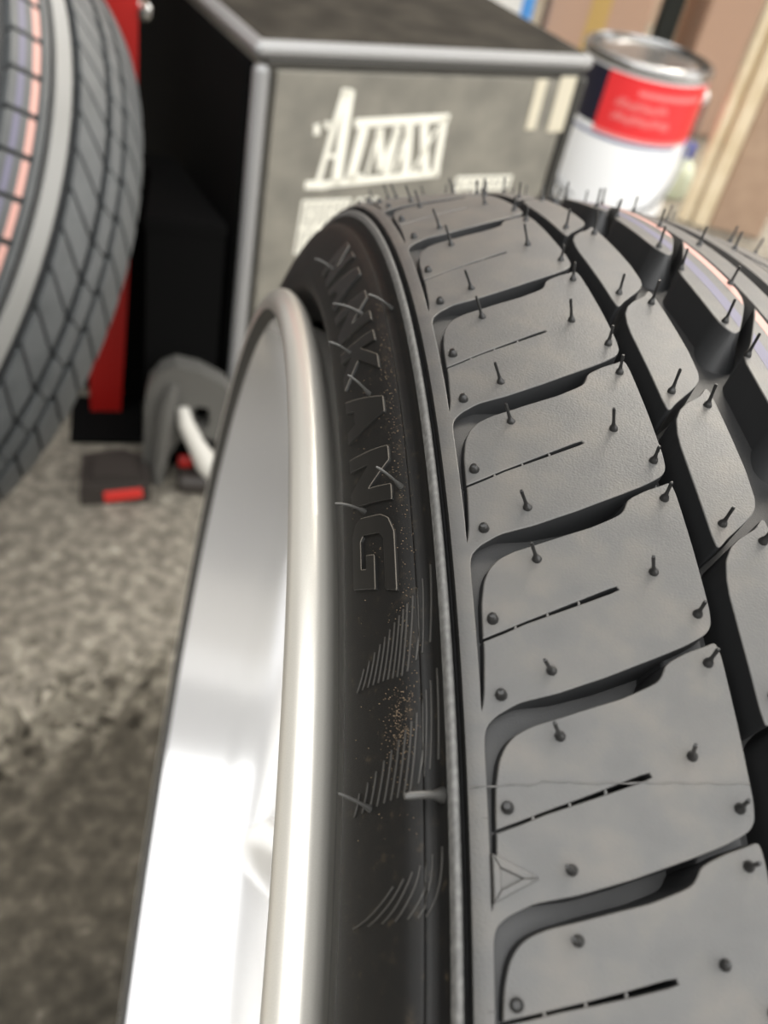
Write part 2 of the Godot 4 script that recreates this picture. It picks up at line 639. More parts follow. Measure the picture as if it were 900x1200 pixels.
func groove_depth(x: float) -> float:
	var e := minf(x, WIDTH - x)
	var pts := [[7.0, 1.0], [9.5, 1.3], [11.0, 1.6], [14.0, 2.3], [20.0, 4.2], [27.0, 6.2], [34.0, 7.2], [42.0, 7.8], [90.0, 7.8]]
	for i in pts.size() - 1:
		if e <= pts[i + 1][0]:
			var t := clampf(inverse_lerp(pts[i][0], pts[i + 1][0], e), 0.0, 1.0)
			return lerpf(pts[i][1], pts[i + 1][1], t * t * (3.0 - 2.0 * t) if i == 0 else t)
	return 7.8


func deep_wall(x: float) -> float:
	return groove_depth(x) + 0.6


func outline(rows: Array, k: float, mirrored := false) -> PackedVector2Array:
	var p := PackedVector2Array()
	for i in range(0, rows.size(), 2):
		var x: float = rows[i]
		p.append(Vector2(WIDTH - x if mirrored else x, turn_of(rows[i + 1] + k) * Y_PER_RAD))
	return p


# a surface of revolution about the axle from (x millimetres, radius metres) rows
func revolve(st: SurfaceTool, rows: PackedVector2Array, shift: Vector3, sides: int, outward := 1.0) -> void:
	var n := rows.size()
	var seg := []
	for i in n - 1:
		var d := Vector2(rows[i + 1].x / 1000.0 - rows[i].x / 1000.0, rows[i + 1].y - rows[i].y).normalized()
		seg.append(Vector2(-d.y, d.x) * outward)
	for i in n - 1:
		var na: Vector2 = seg[i]
		var nb: Vector2 = seg[i]
		if i > 0 and seg[i - 1].dot(seg[i]) > 0.7:
			na = (seg[i - 1] + seg[i]).normalized()
		if i < n - 2 and seg[i + 1].dot(seg[i]) > 0.7:
			nb = (seg[i + 1] + seg[i]).normalized()
		for k in sides:
			var t0 := TAU * k / sides
			var t1 := TAU * (k + 1) / sides
			var e0 := Vector3(0, cos(t0), -sin(t0))
			var e1 := Vector3(0, cos(t1), -sin(t1))
			var a := shift + Vector3(rows[i].x / 1000.0, 0, 0)
			var b := shift + Vector3(rows[i + 1].x / 1000.0, 0, 0)
			var ra := rows[i].y
			var rb := rows[i + 1].y
			var X := Vector3(1, 0, 0)
			tri(st, a + e0 * ra, a + e1 * ra, b + e1 * rb, X * na.x + e0 * na.y, X * na.x + e1 * na.y, X * nb.x + e1 * nb.y)
			tri(st, a + e0 * ra, b + e1 * rb, b + e0 * rb, X * na.x + e0 * na.y, X * nb.x + e1 * nb.y, X * nb.x + e0 * nb.y)


func smooth_curve(rows: Array, per := 4) -> PackedVector2Array:
	var p := PackedVector2Array()
	for i in range(0, rows.size(), 2):
		p.append(Vector2(rows[i], rows[i + 1]))
	var out := PackedVector2Array()
	for i in p.size() - 1:
		var a := p[maxi(i - 1, 0)]
		var d := p[mini(i + 2, p.size() - 1)]
		for k in per:
			var t := float(k) / per
			# centripetal enough for short spans: blend of the line and the cubic
			out.append(p[i].lerp(p[i + 1], t).lerp(p[i].cubic_interpolate(p[i + 1], a, d, t), 0.7))
	out.append(p[p.size() - 1])
	return out


# sidewall: v millimetres along the profile from the rim side, h millimetres off the surface
func on_side(v: float, y: float, h: float) -> Vector3:
	var i := 1
	while i < side_points.size() - 1 and side_length[i] < v:
		i += 1
	var t := inverse_lerp(side_length[i - 1], side_length[i], v)
	var q := side_points[i - 1].lerp(side_points[i], t)
	var d := Vector2((side_points[i].x - side_points[i - 1].x) / 1000.0, side_points[i].y - side_points[i - 1].y).normalized()
	var nn := Vector2(-d.y, d.x)
	return on_wheel(q.x + nn.x * h, q.y + nn.y * h / 1000.0, y / Y_PER_RAD)


func side_v(x_mm: float) -> float:
	# where the visible sidewall passes x (millimetres), going outwards from its widest point
	for i in range(side_widest(), side_points.size() - 1):
		if side_points[i].x <= x_mm and side_points[i + 1].x >= x_mm:
			return lerpf(side_length[i], side_length[i + 1], inverse_lerp(side_points[i].x, side_points[i + 1].x, x_mm))
	return side_length[side_points.size() - 1]


func side_widest() -> int:
	var best := 0
	for i in side_points.size():
		if side_points[i].x < side_points[best].x:
			best = i
	return best


func make_wheel() -> void:
	var turn := Basis(Vector3(0.96840571, -0.09525445, -0.23047121), Vector3(0.170263, 0.9278013, 0.33195669), Vector3(0.18221114, -0.36070948, 0.91470638)).orthonormalized()
	var wheel := thing("car_wheel", "black low profile car tyre on a silver rim, rubber hairs on its tread", "wheel")
	wheel.basis = turn
	wheel_shift = turn.inverse() * Vector3(0, HUB_HEIGHT, 0)

	# ---- carcass: sidewall, ridge and groove floor in one skin
	side_points = smooth_curve([9.0, 0.2650, 5.0, 0.2655, 3.0, 0.2665, 2.0, 0.268, 0.0, 0.272, -2.4, 0.2755, -3.35, 0.279, -3.0, 0.282, -2.0, 0.286, -0.5, 0.2905, 1.5, 0.2948, 3.3, 0.29645, 3.6, 0.2963, 3.9, 0.29585, 4.6, 0.2960, 5.4, 0.2968, 5.85, 0.2983, 5.9, 0.2995])
	side_length.clear()
	var run := 0.0
	for i in side_points.size():
		if i > 0:
			run += Vector2(side_points[i].x - side_points[i - 1].x, (side_points[i].y - side_points[i - 1].y) * 1000.0).length()
		side_length.append(run)
	var st := start()
	revolve(st, side_points, wheel_shift, 540)
	var tyre := commit("tire", st, mats.sidewall_rubber, wheel)
	st = start()
	revolve(st, PackedVector2Array([Vector2(5.9, 0.2995), Vector2(5.92, 0.3006), Vector2(6.05, 0.3011), Vector2(6.35, 0.3013), Vector2(6.75, 0.3013), Vector2(7.05, 0.301), Vector2(7.2, 0.3005), Vector2(7.3, 0.2992)]), wheel_shift, 720)
	commit("shoulder_ridge", st, mats.ridge_rubber, tyre)
	st = start()
	var rows := PackedVector2Array([Vector2(7.3, 0.2992), Vector2(7.5, 0.2994)])
	var x := 7.8
	while x < WIDTH - 7.8:
		rows.append(Vector2(x, tread_r(x) - groove_depth(x) / 1000.0))
		x += 0.5 if x < 12.0 or x > WIDTH - 12.0 else 1.6
	rows.append(Vector2(WIDTH - 7.3, 0.2995))
	for i in range(side_points.size() - 1, -1, -1):
		rows.append(Vector2(WIDTH - side_points[i].x, side_points[i].y))
	revolve(st, rows, wheel_shift, 360)
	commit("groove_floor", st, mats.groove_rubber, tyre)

	# ---- tread blocks
	var first := -5
	var last := 9
	var shoulder := [7.55, -1.14, 9.7, -1.14, 9.72, -0.80, 9.79, -0.735, 10.15, -0.676, 11.49, -0.624, 14.46, -0.561, 19.49, -0.518, 26.0, -0.438, 33.3, -0.334, 37.1, -0.277, 39.7, -0.228, 41.0, -0.195, 41.75, -0.15, 42.05, -0.06,
		42.1, 0.3, 42.05, 0.66, 41.85, 0.735, 41.3, 0.748, 40.1, 0.727, 37.4, 0.693, 34.9, 0.646, 34.0, 0.62, 33.4, 0.572, 32.7, 0.537, 31.3, 0.509, 27.6, 0.449, 22.7, 0.395, 19.75, 0.36, 15.9, 0.318, 13.6, 0.275, 12.2, 0.218, 11.3, 0.14, 10.7, 0.01, 10.5, -0.15,
		10.48, -0.26, 10.05, -0.50, 9.6, -0.60, 9.68, -0.45, 9.7, -0.14, 7.55, -0.14]
	var rib_two := [45.5, 0.40, 45.72, 0.315, 46.3, 0.312, 47.85, 0.37, 51.57, 0.48, 53.2, 0.535, 54.2, 0.585, 54.75, 0.65, 55.1, 0.85, 55.1, 1.42, 54.95, 1.50, 54.4, 1.508, 52.77, 1.44, 49.63, 1.372, 47.9, 1.315, 46.5, 1.23, 45.75, 1.12, 45.45, 1.02, 45.4, 0.8]
	var rib_three := [65.55, 0.30, 65.8, 0.20, 66.5, 0.125, 67.6, 0.085, 69.5, 0.135, 73.2, 0.33, 75.5, 0.455, 76.8, 0.555, 77.5, 0.66, 77.75, 0.85, 77.85, 1.46, 77.3, 1.43, 75.5, 1.325, 73.2, 1.2, 69.5, 0.99, 67.6, 0.905, 66.3, 0.86, 65.65, 0.78, 65.5, 0.55]
	var place := on_tread
	var deep := deep_wall
	for mirror in [false, true]:
		for k in range(first, last + 1):
			var near: bool = not mirror and k > -4 and k < 6
			var step := 1.2 if near else 2.4
			var grid := 3.2 if near else 6.0
			# shoulder block with its strip of the shoulder
			var p := rounded(outline(shoulder, k, mirror), 0.9, 3, func(q: Vector2) -> bool: return (WIDTH - q.x if mirror else q.x) < 9.705)
			var y_low := turn_of(k - 1.14) * Y_PER_RAD
			var y_high := turn_of(k - 0.14) * Y_PER_RAD
			if near:
				var slot := slit([10.0, -0.215, 0.20, 13.27, -0.168, 0.2, 16.4, -0.119, 0.17, 20.3, -0.067, 0.24, 24.7, -0.007, 0.34, 28.6, 0.048, 0.40, 29.7, 0.063, 0.3], k)
				var cut := Geometry2D.clip_polygons(p, slot)
				if cut.size() > 0:
					var best: PackedVector2Array = cut[0]
					for c in cut:
						if absf(area_of(c)) > absf(area_of(best)):
							best = c
					p = best
			var strip := func(q: Vector2) -> bool:
				var e := WIDTH - q.x if mirror else q.x
				return e < 7.7 or (e < 9.69 and (absf(q.y - y_low) < 0.05 or absf(q.y - y_high) < 0.05))
			var slope := func(q: Vector2) -> float:
				var e := WIDTH - q.x if mirror else q.x
				return 0.0 if e < 10.8 else (0.15 if e > 41.5 else clampf((e - 10.8) * 0.05, 0.0, 0.5))
			st = start()
			var sw := start()
			add_piece(st, p, place, 0.0, deep, 0.22, slope, strip, step, grid, sw)
			# the raised bridge in the narrow end of the groove below it
			var bridge := outline([34.6, -0.43, 35.6, -0.26, 37.1, -0.22, 41.7, -0.10, 41.7, -0.36, 39.0, -0.40, 36.0, -0.46], k, mirror)
			add_piece(sw, bridge, place, -3.0, func(_x: float) -> float: return 5.5, 0.5, func(q: Vector2) -> float: return 1.8 if absf((WIDTH - q.x if mirror else q.x) - 35.0) < 1.2 else 0.0, null, 1.5, 4.0)
			if near:
				for nub in [[19.5, -0.079, 0.006], [24.0, -0.017, 0.008], [15.0, -0.142, 0.005]]:
					var c0 := Vector2(nub[0], turn_of(nub[1] + k) * Y_PER_RAD)
					add_tube(st, [on_tread(c0.x, c0.y - 0.45, -0.45), on_tread(c0.x, c0.y, -0.25), on_tread(c0.x, c0.y + 0.45, -0.45)], [0.00018, 0.00024, 0.00018], 6)
			block(st, sw, mats.tread_rubber, mats.shaded_wall_rubber, tyre)
			st = start()
			sw = start()
			add_piece(st, rounded(outline(rib_two, k, mirror), 0.6), place, 0.0, deep, 0.2, func(_q: Vector2) -> float: return 0.15, null, step, grid, sw)
			block(st, sw, mats.tread_rubber, mats.shaded_wall_rubber, tyre)
			var tongue := rounded(outline(rib_three, k, mirror), 0.9)
			var scoop := func(q: Vector2) -> float:
				var e := WIDTH - q.x if mirror else q.x
				var y0 := turn_of(k + 0.085) * Y_PER_RAD
				return clampf(4.0 - (q.y - y0) * 0.55, 0.2, 4.0) * clampf((73.0 - e) / 4.0, 0.05, 1.0) if e > 65.6 else clampf(2.0 - (q.y - y0) * 0.6, 0.2, 2.0)
			st = start()
			sw = start()
			add_piece(st, tongue, place, 0.0, deep, 0.25, scoop, null, step, grid, sw)
			block(st, sw, mats.tread_rubber, mats.shaded_wall_rubber, tyre)
			if not mirror:
				for band in [[75.2, 77.4, "pink_paint"], [69.6, 72.2, "lilac_paint"]]:
					var lo := Vector2(band[0], turn_of(k - 0.5) * Y_PER_RAD)
					var hi := Vector2(band[1], turn_of(k + 2.0) * Y_PER_RAD)
					var box := PackedVector2Array([lo, Vector2(hi.x, lo.y), hi, Vector2(lo.x, hi.y)])
					var inner := Geometry2D.offset_polygon(tongue, -0.3)
					if inner.is_empty():
						continue
					var got := Geometry2D.intersect_polygons(inner[0], box)
					if got.is_empty():
						continue
					st = start()
					add_piece(st, got[0], place, 0.03, func(_x: float) -> float: return 0.1, 0.02, null, null, 1.5, 3.2)
					commit("paint_stripe", st, mats[band[2]], tyre)
	# the unbroken narrow ribs either side of the centre groove
	for mirror in [false, true]:
		var p := PackedVector2Array()
		var y0 := turn_of(first) * Y_PER_RAD
		var y1 := turn_of(last + 1) * Y_PER_RAD
		for q in [Vector2(78.4, y0), Vector2(85.0, y0), Vector2(85.0, y1), Vector2(78.4, y1)]:
			p.append(Vector2(WIDTH - q.x if mirror else q.x, q.y))
		st = start()
		add_piece(st, p, place, 0.0, deep, 0.25, func(_q: Vector2) -> float: return 0.2, null, 2.0, 3.3)
		commit("centre_rib", st, mats.tread_rubber, tyre)

	# ---- wear arrow and mould seam on the block nearest the viewer
	st = start()
	var tri_out := outline([9.75, -1.315, 15.0, -1.438, 9.75, -1.560], 0.0)
	var tri_in := outline([10.6, -1.385, 13.2, -1.438, 10.6, -1.495], 0.0)
	var ring_cut := Geometry2D.clip_polygons(tri_out, tri_in)
	for i in 3:
		var j := (i + 1) % 3
		add_piece(st, PackedVector2Array([tri_out[i], tri_out[j], tri_in[j], tri_in[i]]), place, 0.5, func(_x: float) -> float: return 0.8, 0.2, null, null, 0.6, 2.0)
	commit("wear_mark", st, mats.tread_rubber, tyre)
	st = start()
	var seam := []
	var seam_r := []
	for i in 61:
		var sx := 7.7 + 34.2 * i / 60.0
		var wob := sin(i * 0.9) * 0.003 + (0.01 if i > 14 and i < 22 else 0.0)
		seam.append(on_tread(sx, turn_of(-0.975 + wob - 0.012 * exp(-i / 12.0)) * Y_PER_RAD, 0.0))
		seam_r.append(0.00012 + 0.00005 * sin(i * 1.7))
	add_tube(st, seam, seam_r, 6)
	commit("mould_seam", st, mats.tread_rubber, tyre)

	# ---- rubber hairs
	var long_hair := hair_mesh(4.9)
	var mid_hair := hair_mesh(3.9)
	var stub := hair_mesh(1.25)
	for k in range(-4, 8):
		for row in [["a", 19.1, 0.259, -0.30], ["a", 19.0, -0.396, -0.32], ["a", 35.3, 0.155, -0.24], ["m", 40.1, -0.095, 0.02], ["m", 39.9, 0.633, 0.0], ["s", 12.0, -0.093, -0.1], ["s", 12.2, -0.518, -0.1],
			["a", 47.8, 0.465, 0.05], ["a", 53.3, 0.357, 0.0], ["a", 67.2, 0.21, 0.0], ["a", 67.0, 0.86, 0.02], ["a", 76.9, 0.74, 0.0], ["a", 81.8, 0.42, 0.0], ["a", 96.0, 0.6, 0.0], ["a", 107.0, 0.1, 0.0], ["a", 121.0, 0.3, 0.05], ["a", 139.0, 0.2, 0.1], ["a", 155.0, 0.6, 0.2]]:
			if k == -1 and row[1] == 12.2:
				continue
			var m: Mesh = {"a": long_hair, "m": mid_hair, "s": stub}[row[0]]
			var h := put("rubber_hair", m, mats.pin_rubber, tyre)
			var q := Vector2(row[1], turn_of(row[2] + k) * Y_PER_RAD)
			var up := normal_of(place, q)
			var lean: Vector3 = (up + Vector3(row[3] + rng.randf_range(-0.06, 0.06), 0, 0) + Vector3(0, -0.02, 1).normalized() * rng.randf_range(-0.08, 0.08)).normalized()
			h.position = place.call(q.x, q.y, -0.05)
			h.basis = Basis(Quaternion(Vector3.UP, lean))
			var shrink := rng.randf_range(0.86, 1.08)
			h.scale = Vector3(1, shrink, 1)

	# ---- bent hairs on the sidewall
	for row in [[-1.57, 0.2871, 0.2635, -6.0, 1.8, -0.8], [2.45, 0.2956, 0.2605, -5.4, 3.2, 0.6], [0.22, 0.292, 0.4762, -7.0, 1.1, -0.3], [5.3, 0.2969, 0.458, -5.9, 2.1, 0.0], [-1.57, 0.2872, 0.4373, -5.8, 2.0, -0.2], [-0.3, 0.2909, 0.3655, -5.3, 3.2, 0.4], [-1.43, 0.2877, 0.631, -5.8, 1.9, 0.1], [-1.42, 0.2875, 0.0784, -5.5, 2.9, 1.1]]:
		st = start()
		bent_hair(st, row, 0.00062, 0.00026)
		commit("sidewall_hair", st, mats.hair_grey, tyre)
	st = start()
	bent_hair(st, [5.6, 0.2982, 0.0778, -5.8, 1.6, -1.0], 0.0012, 0.0006)
	commit("mould_sprue", st, mats.hair_grey, tyre)

	# ---- raised lettering, read from top to bottom of the picture
	var glyphs := {
		"N": [[0, 0, 0.27, 0, 0.27, 0.52, 0.72, 0, 1, 0, 1, 1, 0.73, 1, 0.73, 0.48, 0.28, 1, 0, 1]],
		"A": [[0, 0, 0.27, 0, 0.36, 0.24, 0.64, 0.24, 0.73, 0, 1, 0, 0.66, 1, 0.34, 1]],
		"K": [[0, 0, 0.27, 0, 0.27, 0.36, 0.68, 0, 1, 0, 0.52, 0.52, 0.98, 1, 0.66, 1, 0.27, 0.62, 0.27, 1, 0, 1]],
		"G": [[0.25, 0, 1, 0, 1, 0.56, 0.55, 0.56, 0.55, 0.36, 0.74, 0.36, 0.74, 0.22, 0.34, 0.22, 0.26, 0.3, 0.26, 0.7, 0.34, 0.78, 1, 0.78, 1, 1, 0.25, 1, 0.06, 0.9, 0, 0.75, 0, 0.25, 0.06, 0.1]]}
	var side := on_side
	var v0 := side_v(-2.6)
	var v1 := side_v(1.35)
	var word := "NANKANG"
	var starts := [0.6720, 0.6000, 0.5250, 0.4540, 0.3860, 0.3200, 0.2640]
	var widths := [0.058, 0.056, 0.054, 0.053, 0.050, 0.0454, 0.0532]
	for i in word.length():
		for g in glyphs[word[i]]:
			var p := PackedVector2Array()
			for j in range(0, g.size(), 2):
				var hh: float = g[j + 1]
				p.append(Vector2(lerpf(v0, v1, hh), (starts[i] - g[j] * widths[i] - 0.022 * hh) * Y_PER_RAD))
			st = start()
			add_piece(st, rounded(p, 0.35), side, 0.6, func(_x: float) -> float: return 0.9, 0.14, func(_q: Vector2) -> float: return 0.1, null, 0.7, 1.6)
			commit("raised_letter", st, mats.letter_rubber, tyre)
			# bright upper edge of the letter, its highlight painted as thin pale tubes
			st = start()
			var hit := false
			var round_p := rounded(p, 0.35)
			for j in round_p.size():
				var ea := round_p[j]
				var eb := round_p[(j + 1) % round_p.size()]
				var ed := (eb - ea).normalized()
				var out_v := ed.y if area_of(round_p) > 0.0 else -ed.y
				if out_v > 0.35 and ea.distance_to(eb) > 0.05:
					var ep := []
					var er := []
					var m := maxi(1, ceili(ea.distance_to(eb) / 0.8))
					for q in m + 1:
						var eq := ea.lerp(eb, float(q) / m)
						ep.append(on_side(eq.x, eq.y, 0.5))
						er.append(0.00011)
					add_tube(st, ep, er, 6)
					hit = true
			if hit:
				commit("edge_highlight", st, mats.highlight_rubber, tyre)

	# ---- fans of fine raised lines below the word: [inner x, turn], [outer x, turn] of the first and last line, number of lines
	for fan in [[-2.0, 0.1555, -2.55, 0.1440, 2.286, 0.1790, 1.4, 0.1390, 10], [3.05, 0.1830, 2.0, 0.1405, 5.75, 0.2010, 5.3, 0.1560, 4], [-2.3, 0.0880, -2.66, 0.0770, 3.0, 0.1180, 2.0, 0.0800, 9], [4.0, 0.126, 3.0, 0.084, 5.75, 0.140, 5.6, 0.0950, 4]]:
		for i in int(fan[8]):
			var t: float = i / (fan[8] - 1.0)
			fine_line(tyre, lerpf(fan[0], fan[4], t), lerpf(fan[1], fan[5], t), lerpf(fan[2], fan[6], t), lerpf(fan[3], fan[7], t), 0.0, 0.28)
	for i in 7:
		var t := i / 6.0
		fine_line(tyre, lerpf(0.5, 5.7, t), lerpf(0.0405, 0.056, t), lerpf(-2.5, 3.9, t), lerpf(0.0245, 0.0275, t), 0.15, 0.24)

	# ---- loose crumbs of dried dirt caught on the sidewall
	var mm := MultiMesh.new()
	mm.transform_format = MultiMesh.TRANSFORM_3D
	var grain := SphereMesh.new()
	grain.radius = 0.5
	grain.height = 1.0
	grain.radial_segments = 6
	grain.rings = 3
	mm.mesh = grain
	mm.instance_count = 900
	for i in 900:
		var pick := rng.randf()
		var v := 0.0
		var y := 0.0
		if pick < 0.35:
			v = side_v(rng.randfn(1.2, 0.8))
			y = rng.randfn(0.112, 0.012) * Y_PER_RAD
		elif pick < 0.75:
			v = side_v(rng.randfn(2.3, 0.75))
			y = rng.randf_range(0.12, 0.42) * Y_PER_RAD
		else:
			v = side_v(rng.randf_range(-2.8, 3.2))
			y = rng.randf_range(0.06, 0.5) * Y_PER_RAD
		var size := rng.randf_range(0.05, 0.20) / 1000.0
		mm.set_instance_transform(i, Transform3D(Basis(Vector3(rng.randf(), rng.randf(), rng.randf() + 0.1).normalized(), rng.randf() * TAU).scaled(Vector3(size * rng.randf_range(0.7, 2.0), size, size)), on_side(v, y, 0.04)))
	var crumbs := MultiMeshInstance3D.new()
	crumbs.name = "dirt_crumbs"
	crumbs.multimesh = mm
	crumbs.material_override = mats.crumb
	crumbs.set_meta("kind", "stuff")
	tyre.add_child(crumbs, true)

	# ---- rim
	st = start()
	revolve(st, smooth_curve([-11.2, 0.2655, -11.55, 0.2668, -11.7, 0.2684, -11.35, 0.2702, -10.2, 0.2720, -8.6, 0.2730, -6.8, 0.2731, -5.0, 0.2722, -3.3, 0.2705, -1.9, 0.2682, -1.0, 0.2657, 0.2, 0.2642, 3.0, 0.2630, 8.0, 0.2620], 4), wheel_shift, 540)
	var rim := commit("rim", st, mats.rim_silver, wheel)
	st = start()
	revolve(st, PackedVector2Array([Vector2(150.0, 0.244), Vector2(120.0, 0.245), Vector2(60.0, 0.2475), Vector2(44.0, 0.2495), Vector2(38.0, 0.2512), Vector2(34.0, 0.2529), Vector2(31.0, 0.25373), Vector2(-6.5, 0.26348)]), wheel_shift, 540, -1.0)
	commit("barrel", st, mats.rim_barrel, rim)
	st = start()
	revolve(st, PackedVector2Array([Vector2(-6.5, 0.26348), Vector2(-9.8, 0.26435), Vector2(-10.7, 0.2648), Vector2(-11.2, 0.2655)]), wheel_shift, 540, -1.0)
	commit("lip_edge", st, mats.rim_shaded, rim)  # lip strip with its shade put into the colour
	st = start()
	revolve(st, PackedVector2Array([Vector2(8.0, 0.262), Vector2(20.0, 0.262), Vector2(155.0, 0.262), Vector2(160.0, 0.272), Vector2(164.0, 0.272), Vector2(164.0, 0.25), Vector2(150.0, 0.244)]), wheel_shift, 180)
	commit("rim_back", st, mats.rim_silver, rim)
	st = start()
	add_lathe(st, [Vector2(0, 75), Vector2(0.05, 75), Vector2(0.072, 80), Vector2(0.075, 100), Vector2(0, 100)].map(func(q: Vector2) -> Vector2: return Vector2(q.x, -q.y / 1000.0)), 48, wheel_shift, Basis(Vector3(0, 0, 1), PI / 2))
	commit("hub", st, mats.rim_silver, rim)
	for i in 5:
		var a := TAU * i / 5.0 + 0.3
		st = start()
		var e := Vector3(0, cos(a), -sin(a))
		add_tube(st, [wheel_shift + Vector3(0.085, 0, 0) + e * 0.06, wheel_shift + Vector3(0.080, 0, 0) + e * 0.15, wheel_shift + Vector3(0.072, 0, 0) + e * 0.247], [0.026, 0.020, 0.022], 12)
		commit("spoke", st, mats.rim_silver, rim)


# a block in two surfaces: dusty face, walls darkened in colour for groove shade
func block(face: SurfaceTool, walls: SurfaceTool, face_mat: Material, wall_mat: Material, parent: Node3D) -> void:
	var m := face.commit()
	walls.commit(m)
	m.surface_set_material(0, face_mat)
	m.surface_set_material(1, wall_mat)
	var o := MeshInstance3D.new()
	o.name = "tread_block"
	o.mesh = m
	parent.add_child(o, true)


func slit(rows: Array, k: int) -> PackedVector2Array:
	var mid := PackedVector2Array()
	var half := []
	for i in range(0, rows.size(), 3):
		mid.append(Vector2(rows[i], turn_of(rows[i + 1] + k) * Y_PER_RAD))
		half.append(rows[i + 2])
	var up := PackedVector2Array()
	var down := PackedVector2Array()
	for i in mid.size():
		var d := (mid[mini(i + 1, mid.size() - 1)] - mid[maxi(i - 1, 0)]).normalized()
		var o: Vector2 = Vector2(-d.y, d.x) * half[i]
		up.append(mid[i] + o)
		down.append(mid[i] - o)
	down.reverse()
	up.append_array(down)
	return up


func hair_mesh(length: float) -> ArrayMesh:
	var st := start()
	var l := length / 1000.0
	var p: Array = [Vector2(0.00078, 0.0), Vector2(0.00072, 0.0004), Vector2(0.00054, 0.0008), Vector2(0.00038, 0.00105)]
	if length < 2.0:
		p = [Vector2(0.00088, 0.0), Vector2(0.00085, 0.0004), Vector2(0.0007, 0.0009), Vector2(0.00045, l), Vector2(0.0, l * 1.06)]
	else:
		p.append_array([Vector2(0.00031, 0.0016), Vector2(0.00028, l * 0.5), Vector2(0.0003, l * 0.92), Vector2(0.00024, l), Vector2(0.0, l * 1.01)])
	# the profile is walked downwards so that its left side faces out
	add_lathe(st, p, 10)
	return st.commit()


func bent_hair(st: SurfaceTool, row: Array, foot: float, thin: float) -> void:
	var th: float = row[2]
	var er := Vector3(0, cos(th), -sin(th))
	var et := Vector3(0, -sin(th), -cos(th))
	var base := on_wheel(row[0], row[1], th)
	var tip: Vector3 = base + Vector3(row[3], 0, 0) / 1000.0 + er * row[4] / 1000.0 + et * row[5] / 1000.0
	var n := (Vector3(-0.45, 0, 0) + er * 0.9).normalized()
	var mid := base.lerp(tip, 0.45) + n * 0.0011 * (tip - base).length() / 0.006
	var pts := []
	var radii := []
	for i in 9:
		var t := i / 8.0
		pts.append(base.lerp(mid, t).lerp(mid.lerp(tip, t), t))
		radii.append(lerpf(foot, thin, clampf(t * 4.0, 0.0, 1.0)) if t < 1.0 else thin * 0.7)
	add_tube(st, pts, radii, 8)


func fine_line(tyre: Node3D, xa: float, ta: float, xb: float, tb: float, bow: float, half: float) -> void:
	var pts := PackedVector2Array()
	var a := Vector2(side_v(xa), ta * Y_PER_RAD)
	var b := Vector2(side_v(xb), tb * Y_PER_RAD)
	var d := (b - a).normalized()
	var o := Vector2(-d.y, d.x)
	var up := PackedVector2Array()
	var down := PackedVector2Array()
	for i in 7:
		var t := i / 6.0
		var q := a.lerp(b, t) + o * (0.16 + bow * 4.0) * 4.0 * t * (1.0 - t)
		up.append(q + o * half / 2.0)
		down.append(q - o * half / 2.0)
	down.reverse()
	up.append_array(down)
	var st := start()
	add_piece(st, up, on_side, 0.22, func(_x: float) -> float: return 0.4, 0.06, null, null, 2.0, 3.0)
	commit("fine_line", st, mats.line_rubber, tyre)


